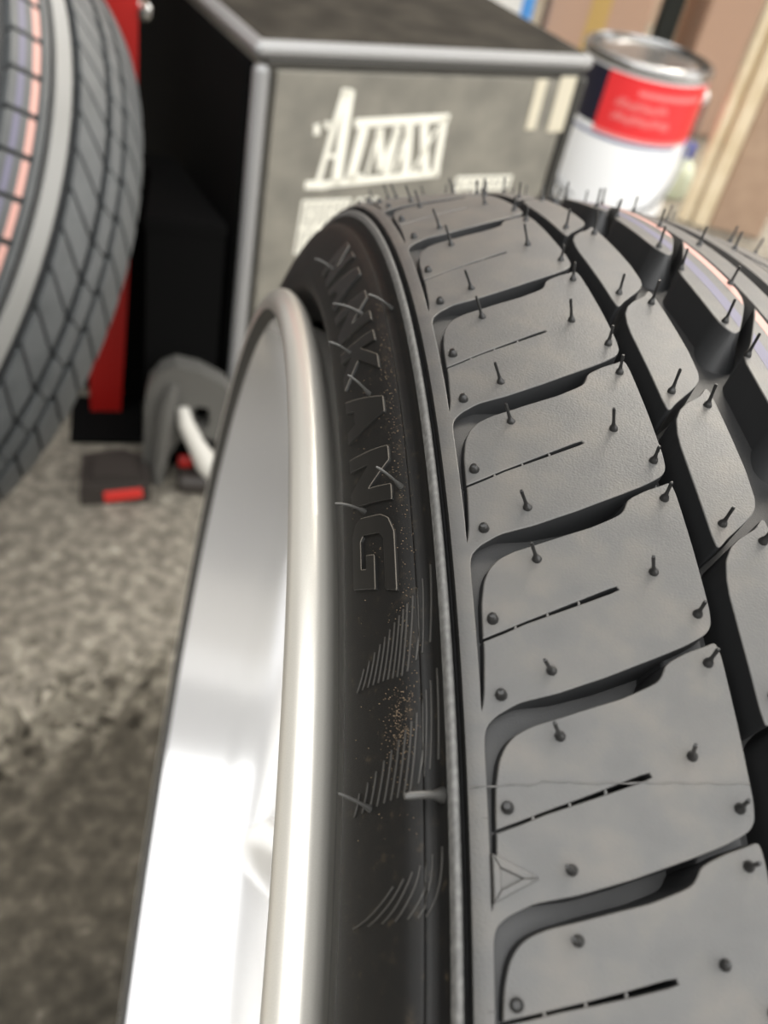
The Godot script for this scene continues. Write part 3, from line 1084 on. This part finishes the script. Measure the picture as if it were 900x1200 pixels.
# ================================================================ the second tyre, leaning at the left
func make_leaning_tyre() -> void:
	var ax := Vector3(0.53124644, -0.57335915, -0.62372791)
	var up := Vector3(0.37177281, 0.81930415, -0.43649248)
	var back := Vector3(0.76128982, 0.0, 0.64841176)
	var t := thing("leaning_tire", "dark grey car tyre leaning against a red post, pink and lilac lines on it", "tire")
	t.basis = Basis(ax, up, back).orthonormalized()
	t.position = Vector3(-0.49995725, 0.30223942, -0.54531626)
	var rad := func(a: float) -> float:
		return 0.3073 - 0.012 * pow(clampf(absf(a) / 87.0, 0.0, 1.2), 4.0)
	var place := func(x: float, y: float, h: float) -> Vector3:
		var r: float = rad.call(x) + h / 1000.0
		var th := y / 307.3
		return Vector3(x / 1000.0, r * cos(th), -r * sin(th))
	var rows := PackedVector2Array([Vector2(-70, 0.22), Vector2(-88, 0.23), Vector2(-98, 0.255), Vector2(-97, 0.275), Vector2(-91, 0.289)])
	var x := -87.0
	while x <= 87.0:
		rows.append(Vector2(x, rad.call(x) - 0.0065))
		x += 4.0
	rows.append_array(PackedVector2Array([Vector2(91, 0.289), Vector2(97, 0.275), Vector2(98, 0.255), Vector2(88, 0.23), Vector2(70, 0.22), Vector2(60, 0.235), Vector2(0, 0.285), Vector2(-60, 0.235), Vector2(-70, 0.22)]))
	var st := start()
	revolve(st, rows, Vector3.ZERO, 240)
	var body := commit("carcass", st, mats.old_groove, t)
	var deep := func(_x: float) -> float: return 7.0
	var ph := 307.3 * deg_to_rad(5.5)
	# the smooth centre rib and the narrow ribs
	for rib in [[-8.0, 6.0], [-19.0, -13.5]]:
		var p := PackedVector2Array([Vector2(rib[0], -2.6 * 307.3), Vector2(rib[1], -2.6 * 307.3), Vector2(rib[1], 0.4 * 307.3), Vector2(rib[0], 0.4 * 307.3)])
		st = start()
		add_piece(st, p, place, 0.0, deep, 0.8, null, null, 8.0, 9.0)
		commit("tread_rib", st, mats.old_rib if rib[0] == -8.0 else mats.old_tread, t)
	# rows of blocks: [from, to, skew, gap]
	for j in range(0, 27):
		var y := -2.35 * 307.3 + j * ph
		for row in [[-45.0, -20.0, 3.0, 2.4], [14.0, 38.5, -27.0, 3.0], [44.5, 56.0, -6.0, 1.2], [61.0, 87.0, -25.0, 3.5]]:
			var p := PackedVector2Array([Vector2(row[0], y), Vector2(row[1], y + row[2]), Vector2(row[1], y + row[2] + ph - row[3]), Vector2(row[0], y + ph - row[3])])
			st = start()
			add_piece(st, rounded(p, 3.0, 2), place, 0.0, deep, 0.8, null, null, 5.0, 9.0)
			commit("tread_block", st, mats.old_tread, t)
			if row[0] == -45.0:
				for band in [[-38.5, -34.0, "lilac_paint"], [-27.5, -22.0, "pink_paint"]]:
					var f0 := inverse_lerp(row[0], row[1], band[0])
					var f1 := inverse_lerp(row[0], row[1], band[1])
					var q := PackedVector2Array([Vector2(band[0], y + row[2] * f0 + 1.2), Vector2(band[1], y + row[2] * f1 + 1.2), Vector2(band[1], y + row[2] * f1 + ph - row[3] - 1.2), Vector2(band[0], y + row[2] * f0 + ph - row[3] - 1.2)])
					st = start()
					add_piece(st, q, place, 0.08, func(_x: float) -> float: return 0.3, 0.05, null, null, 5.0, 9.0)
					commit("paint_stripe", st, mats[band[2]], t)


# ================================================================ grey cabinet with the logo
func make_cabinet() -> void:
	var u := Vector3(0.8, 0, -0.6)
	var back := Vector3(-0.6, 0, -0.8)
	var corner := Vector3(-0.168, 0, -0.703)
	var t := thing("machine_cabinet", "grey steel machine cabinet with a white slanted logo on its front and a black side", "cabinet", corner)
	t.basis = Basis(u, Vector3.UP, -back)
	var w := 0.3845
	var d := 0.42
	var st := start()
	add_box(st, Vector3(w / 2, 0.235, -d / 2 - 0.004), Vector3(w - 0.012, 0.458, d - 0.012), 0.004)
	commit("body", st, mats.cabinet_grey, t)
	st = start()
	add_box(st, Vector3(0.001, 0.2325, -d / 2 - 0.006), Vector3(0.008, 0.463, d - 0.014), 0.002)  # dark panel; the shade on it is also put into the black
	commit("side_panel", st, mats.black_panel, t)
	# lid
	st = start()
	add_box(st, Vector3(w / 2, 0.4775, -d / 2 + 0.001), Vector3(w + 0.004, 0.014, d + 0.004), 0.005)
	var lid := commit("lid", st, mats.cabinet_edge, t)
	st = start()
	add_box(st, Vector3(w / 2, 0.4846, -d / 2), Vector3(w - 0.012, 0.002, d - 0.012), 0.0008)
	commit("lid_top", st, mats.cabinet_top, lid)
	st = start()
	add_box(st, Vector3(w / 2, 0.4675, -0.0025), Vector3(w - 0.02, 0.006, 0.006), 0.001)
	commit("lid_seal", st, mats.cabinet_dark, t)
	# uprights of the front frame
	st = start()
	add_box(st, Vector3(0.007, 0.2325, -0.004), Vector3(0.014, 0.463, 0.014), 0.004)
	commit("frame_upright", st, mats.cabinet_edge, t)
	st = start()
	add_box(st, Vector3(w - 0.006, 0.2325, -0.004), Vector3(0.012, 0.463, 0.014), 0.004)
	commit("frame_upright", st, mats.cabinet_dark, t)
	st = start()
	add_box(st, Vector3(w / 2, 0.235, 0.0), Vector3(w - 0.04, 0.452, 0.004), 0.001)
	commit("front_panel", st, mats.cabinet_grey, t)
	# logo: letters A L M A X inside a slanted frame
	var strokes := [
		["logo_letter", [[0.0950, 0.4423, 0.0956, 0.3573, 0.0112], [0.0893, 0.4425, 0.0752, 0.3590, 0.0058], [0.0636, 0.3542, 0.0826, 0.3537, 0.0084], [0.0815, 0.3830, 0.0901, 0.3830, 0.0042], [0.0885, 0.4440, 0.0943, 0.4440, 0.006]]],
		["logo_letter", [[0.1167, 0.4075, 0.1111, 0.3598, 0.0109], [0.1107, 0.3610, 0.1230, 0.3616, 0.0060]]],
		["logo_letter", [[0.1345, 0.4075, 0.1290, 0.3644, 0.0034], [0.1354, 0.4075, 0.1440, 0.3700, 0.0085], [0.1535, 0.4094, 0.1450, 0.3700, 0.0034], [0.1550, 0.4094, 0.1520, 0.3660, 0.0080]]],
		["logo_letter", [[0.1690, 0.4104, 0.1745, 0.3664, 0.0100], [0.1680, 0.4094, 0.1605, 0.3669, 0.0034], [0.1630, 0.3800, 0.1710, 0.3810, 0.0034]]],
		["logo_letter", [[0.1866, 0.4113, 0.1988, 0.3659, 0.0100], [0.2030, 0.4110, 0.1840, 0.3662, 0.0036]]],
		["logo_frame", [[0.1085, 0.4150, 0.2120, 0.4206, 0.0085], [0.2090, 0.4200, 0.2125, 0.3611, 0.0080], [0.0857, 0.3546, 0.2150, 0.3631, 0.0076]]],
		["logo_dot", [[0.0655, 0.4120, 0.0663, 0.4055, 0.0062]]],
		["logo_dot", [[0.0762, 0.4150, 0.0768, 0.4110, 0.0050]]]]
	for s in strokes:
		st = start()
		for b in s[1]:
			stroke(st, Vector2(b[0], b[1]), Vector2(b[2], b[3]), b[4], 0.003)
		commit(s[0], st, mats.logo_white, t)
	# two lines of smaller white print, too soft in the photograph to read
	for row in [[0.0600, 0.1160, 0.337, 0.310, 7], [0.1230, 0.1480, 0.337, 0.316, 3], [0.0590, 0.0900, 0.307, 0.281, 4], [0.2410, 0.3160, 0.3570, 0.3430, 8]]:
		st = start()
		for i in int(row[4]):
			var a := lerpf(row[0], row[1], (i + 0.15) / row[4])
			var b := lerpf(row[0], row[1], (i + 0.85) / row[4])
			stroke(st, Vector2(a, row[2]), Vector2(a - 0.001, row[3]), 0.0029, 0.003)
			stroke(st, Vector2(b, row[2]), Vector2(b - 0.001, row[3]), 0.0029, 0.003)
			var y := [row[2], (row[2] + row[3]) / 2, row[3]][i % 3] as float
			stroke(st, Vector2(a, y), Vector2(b, y), 0.0029, 0.003)
			stroke(st, Vector2(a, row[2] if i % 3 else row[3]), Vector2(b, row[2] if i % 3 else row[3]), 0.0029, 0.003)
		commit("print_line", st, mats.logo_white, t)
	# small instruction sticker at the top right: two columns
	st = start()
	stroke(st, Vector2(0.3215, 0.4570), Vector2(0.3225, 0.4130), 0.014, 0.0028)
	commit("sticker_column", st, mats.label_cream, t)
	st = start()
	stroke(st, Vector2(0.3560, 0.4580), Vector2(0.3570, 0.4130), 0.022, 0.0028)
	commit("sticker_column", st, mats.label_cream, t)


func stroke(st: SurfaceTool, a: Vector2, b: Vector2, w: float, z: float) -> void:
	var d := (b - a).normalized()
	var turn := Basis(Vector3(0, 0, 1), atan2(d.y, d.x))
	var m := (a + b) / 2.0
	add_box(st, Vector3(m.x, m.y, z), Vector3(a.distance_to(b) + w * 0.6, w, 0.0012), 0.0004, turn)


# ================================================================ paint can
func make_paint_can() -> void:
	var t := thing("paint_can", "white metal paint can with red and navy label behind the grey cabinet", "paint can", Vector3(0.343, 0, -1.94))
	var r := 0.131
	var h := 0.30
	var st := start()
	add_lathe(st, [Vector2(0, 0.004), Vector2(r - 0.006, 0.004), Vector2(r, 0.0), Vector2(r + 0.002, 0.004), Vector2(r, 0.01), Vector2(r, h - 0.02), Vector2(r - 0.004, h - 0.012)], 72)
	commit("body", st, mats.can_white, t)
	st = start()
	add_lathe(st, [Vector2(r - 0.002, h - 0.02), Vector2(r + 0.004, h - 0.016), Vector2(r + 0.005, h - 0.006), Vector2(r + 0.002, h), Vector2(r - 0.004, h + 0.001), Vector2(r - 0.007, h - 0.004)], 72)
	commit("top_ring", st, mats.can_metal, t)
	st = start()
	add_lathe(st, [Vector2(r - 0.004, h - 0.003), Vector2(r - 0.010, h - 0.010), Vector2(r - 0.022, h - 0.010), Vector2(r - 0.024, h - 0.004)], 72)
	var groove := commit("lid_groove", st, mats.can_dark, t)
	st = start()
	add_lathe(st, [Vector2(r - 0.024, h - 0.004), Vector2(r - 0.027, h - 0.002), Vector2(r - 0.031, h - 0.007), Vector2(0, h - 0.007)], 72)
	commit("lid", st, mats.can_metal, t)
	# printed label: bands wrap the front of the can; angle is measured from +x towards +z
	var f := 1.33
	var bands := [["red_label", "can_red", 0.165, 0.277, f - 1.45, f + 0.88, 0.0008], ["navy_label", "can_navy", 0.171, 0.277, f + 0.88, f + 2.2, 0.0008], ["red_label_stripe", "can_pink", 0.160, 0.168, f - 1.1, f + 0.88, 0.0012], ["blue_line", "can_blue", 0.150, 0.157, f - 0.6, f + 1.5, 0.0008], ["red_label_stripe", "can_pink", 0.246, 0.256, f - 0.75, f + 0.35, 0.0012]]
	for b in bands:
		st = start()
		add_lathe(st, [Vector2(r + b[6] - 0.0006, b[2]), Vector2(r + b[6], b[2] + 0.0005), Vector2(r + b[6], b[3] - 0.0005), Vector2(r + b[6] - 0.0006, b[3])], 40, Vector3.ZERO, Basis.IDENTITY, b[4], b[5])
		commit(b[0], st, mats[b[1]], t)
	# two lines of pale script on the red label, too soft to read
	for line in [[0.226, 13, 0.55], [0.200, 15, 0.62]]:
		st = start()
		for i in int(line[1]):
			var a: float = f + 0.62 - line[2] * 1.5 * i / line[1]
			var n := Vector3(cos(a), 0, sin(a))
			var hgt := 0.011 + 0.006 * absf(sin(i * 2.1))
			var turn := Basis(Vector3.UP, -a + PI / 2)
			add_box(st, n * (r + 0.0014) + Vector3.UP * (line[0] + 0.003 * sin(i * 1.3)), Vector3(0.0045, hgt, 0.001), 0.0, turn)
			add_box(st, n * (r + 0.0014) + Vector3.UP * (line[0] - 0.004 + 0.006 * (i % 2)), Vector3(0.010, 0.004, 0.001), 0.0, turn)
		commit("script_line", st, mats.can_pink, t)
	# ear and bail handle on the right
	st = start()
	var ear_dir := Vector3(cos(0.12), 0, sin(0.12))
	add_lathe(st, [Vector2(0.0, -0.002), Vector2(0.016, -0.002), Vector2(0.015, 0.004), Vector2(0.009, 0.010), Vector2(0, 0.012)].map(func(q: Vector2) -> Vector2: return q), 24, ear_dir * r + Vector3.UP * 0.245, Basis(Quaternion(Vector3.UP, ear_dir)))
	commit("handle_ear", st, mats.white_paint, t)
	st = start()
	var pts := []
	var radii := []
	for i in 25:
		var a := PI * i / 24.0
		var side := ear_dir * signf(cos(a)) * pow(absf(cos(a)), 0.4)
		var front := Vector3(-ear_dir.z, 0, ear_dir.x)
		var hang := pow(sin(a), 0.55)
		pts.append(side * (r + 0.010) + front * (r + 0.02) * 0.75 * pow(hang, 3.0) + Vector3.DOWN * 0.225 * hang + Vector3.UP * 0.245)
		radii.append(0.0045)
	add_tube(st, pts, radii, 8)
	commit("bail_handle", st, mats.can_metal, t)


# ================================================================ things on the floor at the left
func make_floor_things() -> void:
	# red steel post the tyre leans on
	var n := Vector3(0.364, 0, 0.931)
	var a := Vector3(0.931, 0, -0.364)
	var foot := Vector3(-0.299, 0, -0.707) - n * 0.05
	var t := thing("red_post", "red steel upright post behind the leaning tyre beside the black cabinet side", "post", foot)
	t.basis = Basis(a, Vector3.UP, n)
	var st := start()
	add_prism(st, PackedVector2Array([Vector2(-0.034, 0.0), Vector2(0.002, 0.0), Vector2(0.0125, 0.2), Vector2(0.0215, 0.41), Vector2(0.0225, 1.1), Vector2(-0.034, 1.1)]), Vector3(0, 0, -0.012), Vector3.RIGHT, Vector3.UP, 0.024)
	commit("column", st, mats.red_steel, t)
	st = start()
	add_lathe(st, [Vector2(0.0, 0.008), Vector2(0.006, 0.007), Vector2(0.008, 0.0), Vector2(0.0, 0.0)].map(func(q: Vector2) -> Vector2: return q), 16, Vector3(0.027, 0.468, -0.004), Basis(Vector3.RIGHT, PI / 2))
	add_box(st, Vector3(0.0245, 0.468, -0.012), Vector3(0.016, 0.014, 0.018), 0.003)
	commit("bolt", st, mats.chrome, t)
	st = start()
	add_box(st, Vector3(-0.014, 0.004, 0.012), Vector3(0.085, 0.008, 0.09), 0.002)
	commit("base_plate", st, mats.black_panel, t)

	# shade painted on the floor next to the wheel: ragged darker layers, blotches round them
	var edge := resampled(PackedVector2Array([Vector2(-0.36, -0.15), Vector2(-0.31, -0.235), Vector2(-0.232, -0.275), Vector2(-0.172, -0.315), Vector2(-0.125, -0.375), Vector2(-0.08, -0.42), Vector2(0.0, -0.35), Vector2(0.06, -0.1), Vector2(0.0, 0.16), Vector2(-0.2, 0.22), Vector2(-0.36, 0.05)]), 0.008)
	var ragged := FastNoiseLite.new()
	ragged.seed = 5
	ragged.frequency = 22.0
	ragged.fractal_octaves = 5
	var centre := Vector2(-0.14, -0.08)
	var painted_shade := thing("floor_shade", "painted shade darkening the concrete floor beside the silver rim", "painted_shade", Vector3.ZERO)
	var layer := 0
	for ring in [["faint_edge", 0.045, "shaded_fringe"], ["middle_shade", 0.008, "shaded_middle"], ["deepest_shade", -0.035, "shaded_concrete"]]:
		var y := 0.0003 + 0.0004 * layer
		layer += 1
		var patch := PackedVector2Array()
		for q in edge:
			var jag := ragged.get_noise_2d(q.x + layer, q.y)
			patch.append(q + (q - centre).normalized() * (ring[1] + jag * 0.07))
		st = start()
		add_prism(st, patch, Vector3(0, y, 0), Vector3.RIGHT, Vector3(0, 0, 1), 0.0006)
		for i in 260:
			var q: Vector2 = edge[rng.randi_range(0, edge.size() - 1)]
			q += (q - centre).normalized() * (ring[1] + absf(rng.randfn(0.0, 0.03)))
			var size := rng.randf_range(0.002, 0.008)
			var blotch := PackedVector2Array()
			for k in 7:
				blotch.append(q + Vector2.from_angle(TAU * k / 7.0) * size * rng.randf_range(0.6, 1.3))
			add_prism(st, blotch, Vector3(0, y, 0), Vector3.RIGHT, Vector3(0, 0, 1), 0.0006)
		commit(ring[0], st, mats[ring[2]], painted_shade)

	# dark iron block with a red mark
	var b := thing("iron_foot", "low dark iron foot with a red painted corner on the floor below the leaning tyre", "machine foot", Vector3(-0.272, 0, -0.625), 0.45)
	st = start()
	add_prism(st, PackedVector2Array([Vector2(-0.040, -0.028), Vector2(0.036, -0.030), Vector2(0.040, 0.022), Vector2(0.012, 0.040), Vector2(-0.034, 0.034)]), Vector3(0, 0.012, 0), Vector3.RIGHT, Vector3(0, 0, -1), 0.024)
	commit("body", st, mats.dark_iron, b)
	st = start()
	add_prism(st, PackedVector2Array([Vector2(-0.026, -0.016), Vector2(0.024, -0.018), Vector2(0.022, 0.016), Vector2(-0.020, 0.022)]), Vector3(0, 0.028, 0), Vector3.RIGHT, Vector3(0, 0, -1), 0.010)
	commit("pad", st, mats.dark_iron, b)
	st = start()
	add_box(st, Vector3(0.006, 0.014, 0.0295), Vector3(0.042, 0.014, 0.004), 0.001, Basis(Vector3(0, 0, 1), 0.1))
	commit("red_mark", st, mats.red_mark, b)

	var cr := thing("black_filler", "low black block filling the floor between the red post and the grey cabinet", "filler", Vector3(-0.23, 0, -0.75))  # plain black prism filling the dark gap between post and cabinet
	st = start()
	add_prism(st, PackedVector2Array([Vector2(-0.028, -0.071), Vector2(0.046, -0.049), Vector2(-0.036, 0.062), Vector2(-0.050, 0.08), Vector2(-0.17, 0.08), Vector2(-0.17, 0.045), Vector2(-0.062, 0.045)]), Vector3(0, 0.15, 0), Vector3.RIGHT, Vector3(0, 0, -1), 0.30)
	commit("body", st, mats.black_panel, cr)
	st = start()
	add_prism(st, PackedVector2Array([Vector2(-0.029, -0.073), Vector2(0.0475, -0.050), Vector2(-0.036, 0.0635), Vector2(-0.050, 0.082), Vector2(-0.172, 0.082), Vector2(-0.172, 0.043), Vector2(-0.064, 0.043)]), Vector3(0, 0.304, 0), Vector3.RIGHT, Vector3(0, 0, -1), 0.012)
	commit("lid", st, mats.black_panel, cr)

	# grey cast bracket with an oval opening and a pale lever, in front of the black cabinet side
	var gn := Vector3(0.295, 0, 0.956)
	var ga := Vector3(0.956, 0, -0.295)
	var g := thing("cast_bracket", "grey cast metal arched bracket with a pale lever standing by the black cabinet side", "bracket", Vector3(-0.215, 0, -0.662))
	g.basis = Basis(ga, Vector3.UP, gn)
	var arch := PackedVector2Array([Vector2(-0.037, 0.0), Vector2(-0.034, 0.11), Vector2(-0.030, 0.132), Vector2(-0.018, 0.150), Vector2(-0.003, 0.158), Vector2(0.022, 0.153), Vector2(0.050, 0.138), Vector2(0.062, 0.120), Vector2(0.066, 0.03), Vector2(0.060, 0.026), Vector2(0.046, 0.060), Vector2(0.026, 0.066), Vector2(0.004, 0.058), Vector2(-0.006, 0.036), Vector2(-0.012, 0.0)])
	var hole := PackedVector2Array([Vector2(0.022, 0.078), Vector2(0.034, 0.076), Vector2(0.037, 0.092), Vector2(0.034, 0.106), Vector2(0.022, 0.108), Vector2(0.016, 0.098)])
	# the opening splits the plate into two halves along its middle
	st = start()
	var left := Geometry2D.clip_polygons(arch, PackedVector2Array([Vector2(0.028, -0.1), Vector2(0.2, -0.1), Vector2(0.2, 0.3), Vector2(0.028, 0.3)]))
	var right := Geometry2D.intersect_polygons(arch, PackedVector2Array([Vector2(0.028, -0.1), Vector2(0.2, -0.1), Vector2(0.2, 0.3), Vector2(0.028, 0.3)]))
	for half in [left, right]:
		for piece in half:
			for cut in Geometry2D.clip_polygons(piece, hole):
				add_prism(st, cut, Vector3(0, 0, -0.012), Vector3.RIGHT, Vector3.UP, 0.024)
	commit("plate", st, mats.grey_cast, g)
	st = start()
	add_tube(st, [Vector3(-0.020, 0.0, 0.006), Vector3(-0.014, 0.06, 0.010), Vector3(-0.010, 0.11, 0.006), Vector3(-0.004, 0.135, 0.0)], [0.008, 0.009, 0.009, 0.006], 10)
	commit("rib", st, mats.grey_cast, g)
	st = start()
	add_tube(st, [Vector3(0.006, 0.108, 0.004), Vector3(0.010, 0.092, 0.010), Vector3(0.022, 0.066, 0.014), Vector3(0.036, 0.040, 0.016), Vector3(0.044, 0.024, 0.016)], [0.006, 0.009, 0.010, 0.014, 0.010], 12)
	commit("lever", st, mats.pale_lever, g)
	st = start()
	add_box(st, Vector3(0.012, 0.034, 0.006), Vector3(0.016, 0.014, 0.010), 0.002)
	commit("red_stop", st, mats.red_steel, g)
	st = start()
	add_box(st, Vector3(0.034, 0.012, 0.004), Vector3(0.062, 0.024, 0.05), 0.006)
	commit("shoe", st, mats.dark_iron, g)


# ================================================================ things further back on the right
func make_back_things() -> void:
	for b in [[0.527, -1.905, 0.022, 0.03, "board_cream", "pale cream board standing upright beside the paint can, leftmost of three boards"], [0.561, -1.90, 0.032, 0.035, "board_cream", "bright cream board standing upright between two other boards"], [0.640, -1.91, 0.115, 0.03, "board_tan", "wide tan board standing upright at the right edge"]]:
		var t := thing("upright_board", b[5], "board", Vector3(b[0], 0, b[1]), 0.0, "upright boards by the paint can")
		var st := start()
		add_box(st, Vector3(0, 1.05, 0), Vector3(b[2], 2.1, b[3]), 0.003)
		commit("plank", st, mats[b[4]], t)
	var j := thing("jug", "pale plastic jug with a blue cap standing behind the paint can", "jug", Vector3(0.505, 0, -2.05))
	var st := start()
	add_lathe(st, [Vector2(0, 0), Vector2(0.036, 0), Vector2(0.040, 0.006), Vector2(0.040, 0.055), Vector2(0.032, 0.075), Vector2(0.018, 0.088), Vector2(0.018, 0.096), Vector2(0, 0.096)], 32)
	commit("body", st, mats.jug_pale, j)
	st = start()
	add_lathe(st, [Vector2(0, 0.090), Vector2(0.022, 0.090), Vector2(0.022, 0.116), Vector2(0.019, 0.119), Vector2(0, 0.119)], 28)
	commit("cap", st, mats.cap_blue, j)
	# cartons along the back
	carton(Vector3(0.275, 0, -2.75), Vector3(0.26, 0.62, 0.36), "tall tan carton with yellow tape behind the paint can")
	carton(Vector3(0.72, 0, -2.75), Vector3(0.36, 0.62, 0.36), "tan carton behind the boards at right, next to a dark post")
	var p := thing("dark_post", "dark green square post between two tan cartons", "post", Vector3(0.47, 0, -2.70))
	st = start()
	add_box(st, Vector3(0, 0.9, 0), Vector3(0.055, 1.8, 0.055), 0.004)
	commit("shaft", st, mats.post_dark, p)
	st = start()
	add_box(st, Vector3(0, 0.006, 0), Vector3(0.075, 0.012, 0.11), 0.002)
	commit("foot_plate", st, mats.post_dark, p)
	var w := thing("white_box", "white box with a blue end behind the grey cabinet at the top edge", "box", Vector3(0.03, 0, -2.62))
	st = start()
	add_box(st, Vector3(-0.02, 0.16, 0), Vector3(0.13, 0.32, 0.2), 0.006)
	commit("body", st, mats.white_paint, w)
	st = start()
	add_box(st, Vector3(0.060, 0.16, 0), Vector3(0.03, 0.32, 0.2), 0.004)
	commit("blue_end", st, mats.sky_blue, w)


func carton(at: Vector3, size: Vector3, words: String) -> void:
	var t := thing("carton", words, "carton", at, 0.0, "tan cartons along the back")
	var st := start()
	add_box(st, Vector3(0, size.y / 2, 0), size, 0.006)
	commit("body", st, mats.carton, t)
	st = start()
	add_box(st, Vector3(0, size.y / 2, size.z / 2 + 0.0006), Vector3(0.05, size.y - 0.02, 0.0012))
	add_box(st, Vector3(0, size.y + 0.0006, 0), Vector3(0.05, 0.0012, size.z - 0.02))
	commit("tape", st, mats.carton_tape, t)
	st = start()
	for s in [-1.0, 1.0]:
		add_box(st, Vector3(s * size.x * 0.255, size.y + 0.0015, 0), Vector3(size.x * 0.49, 0.003, size.z - 0.004), 0.001)
	commit("flap", st, mats.carton, t)
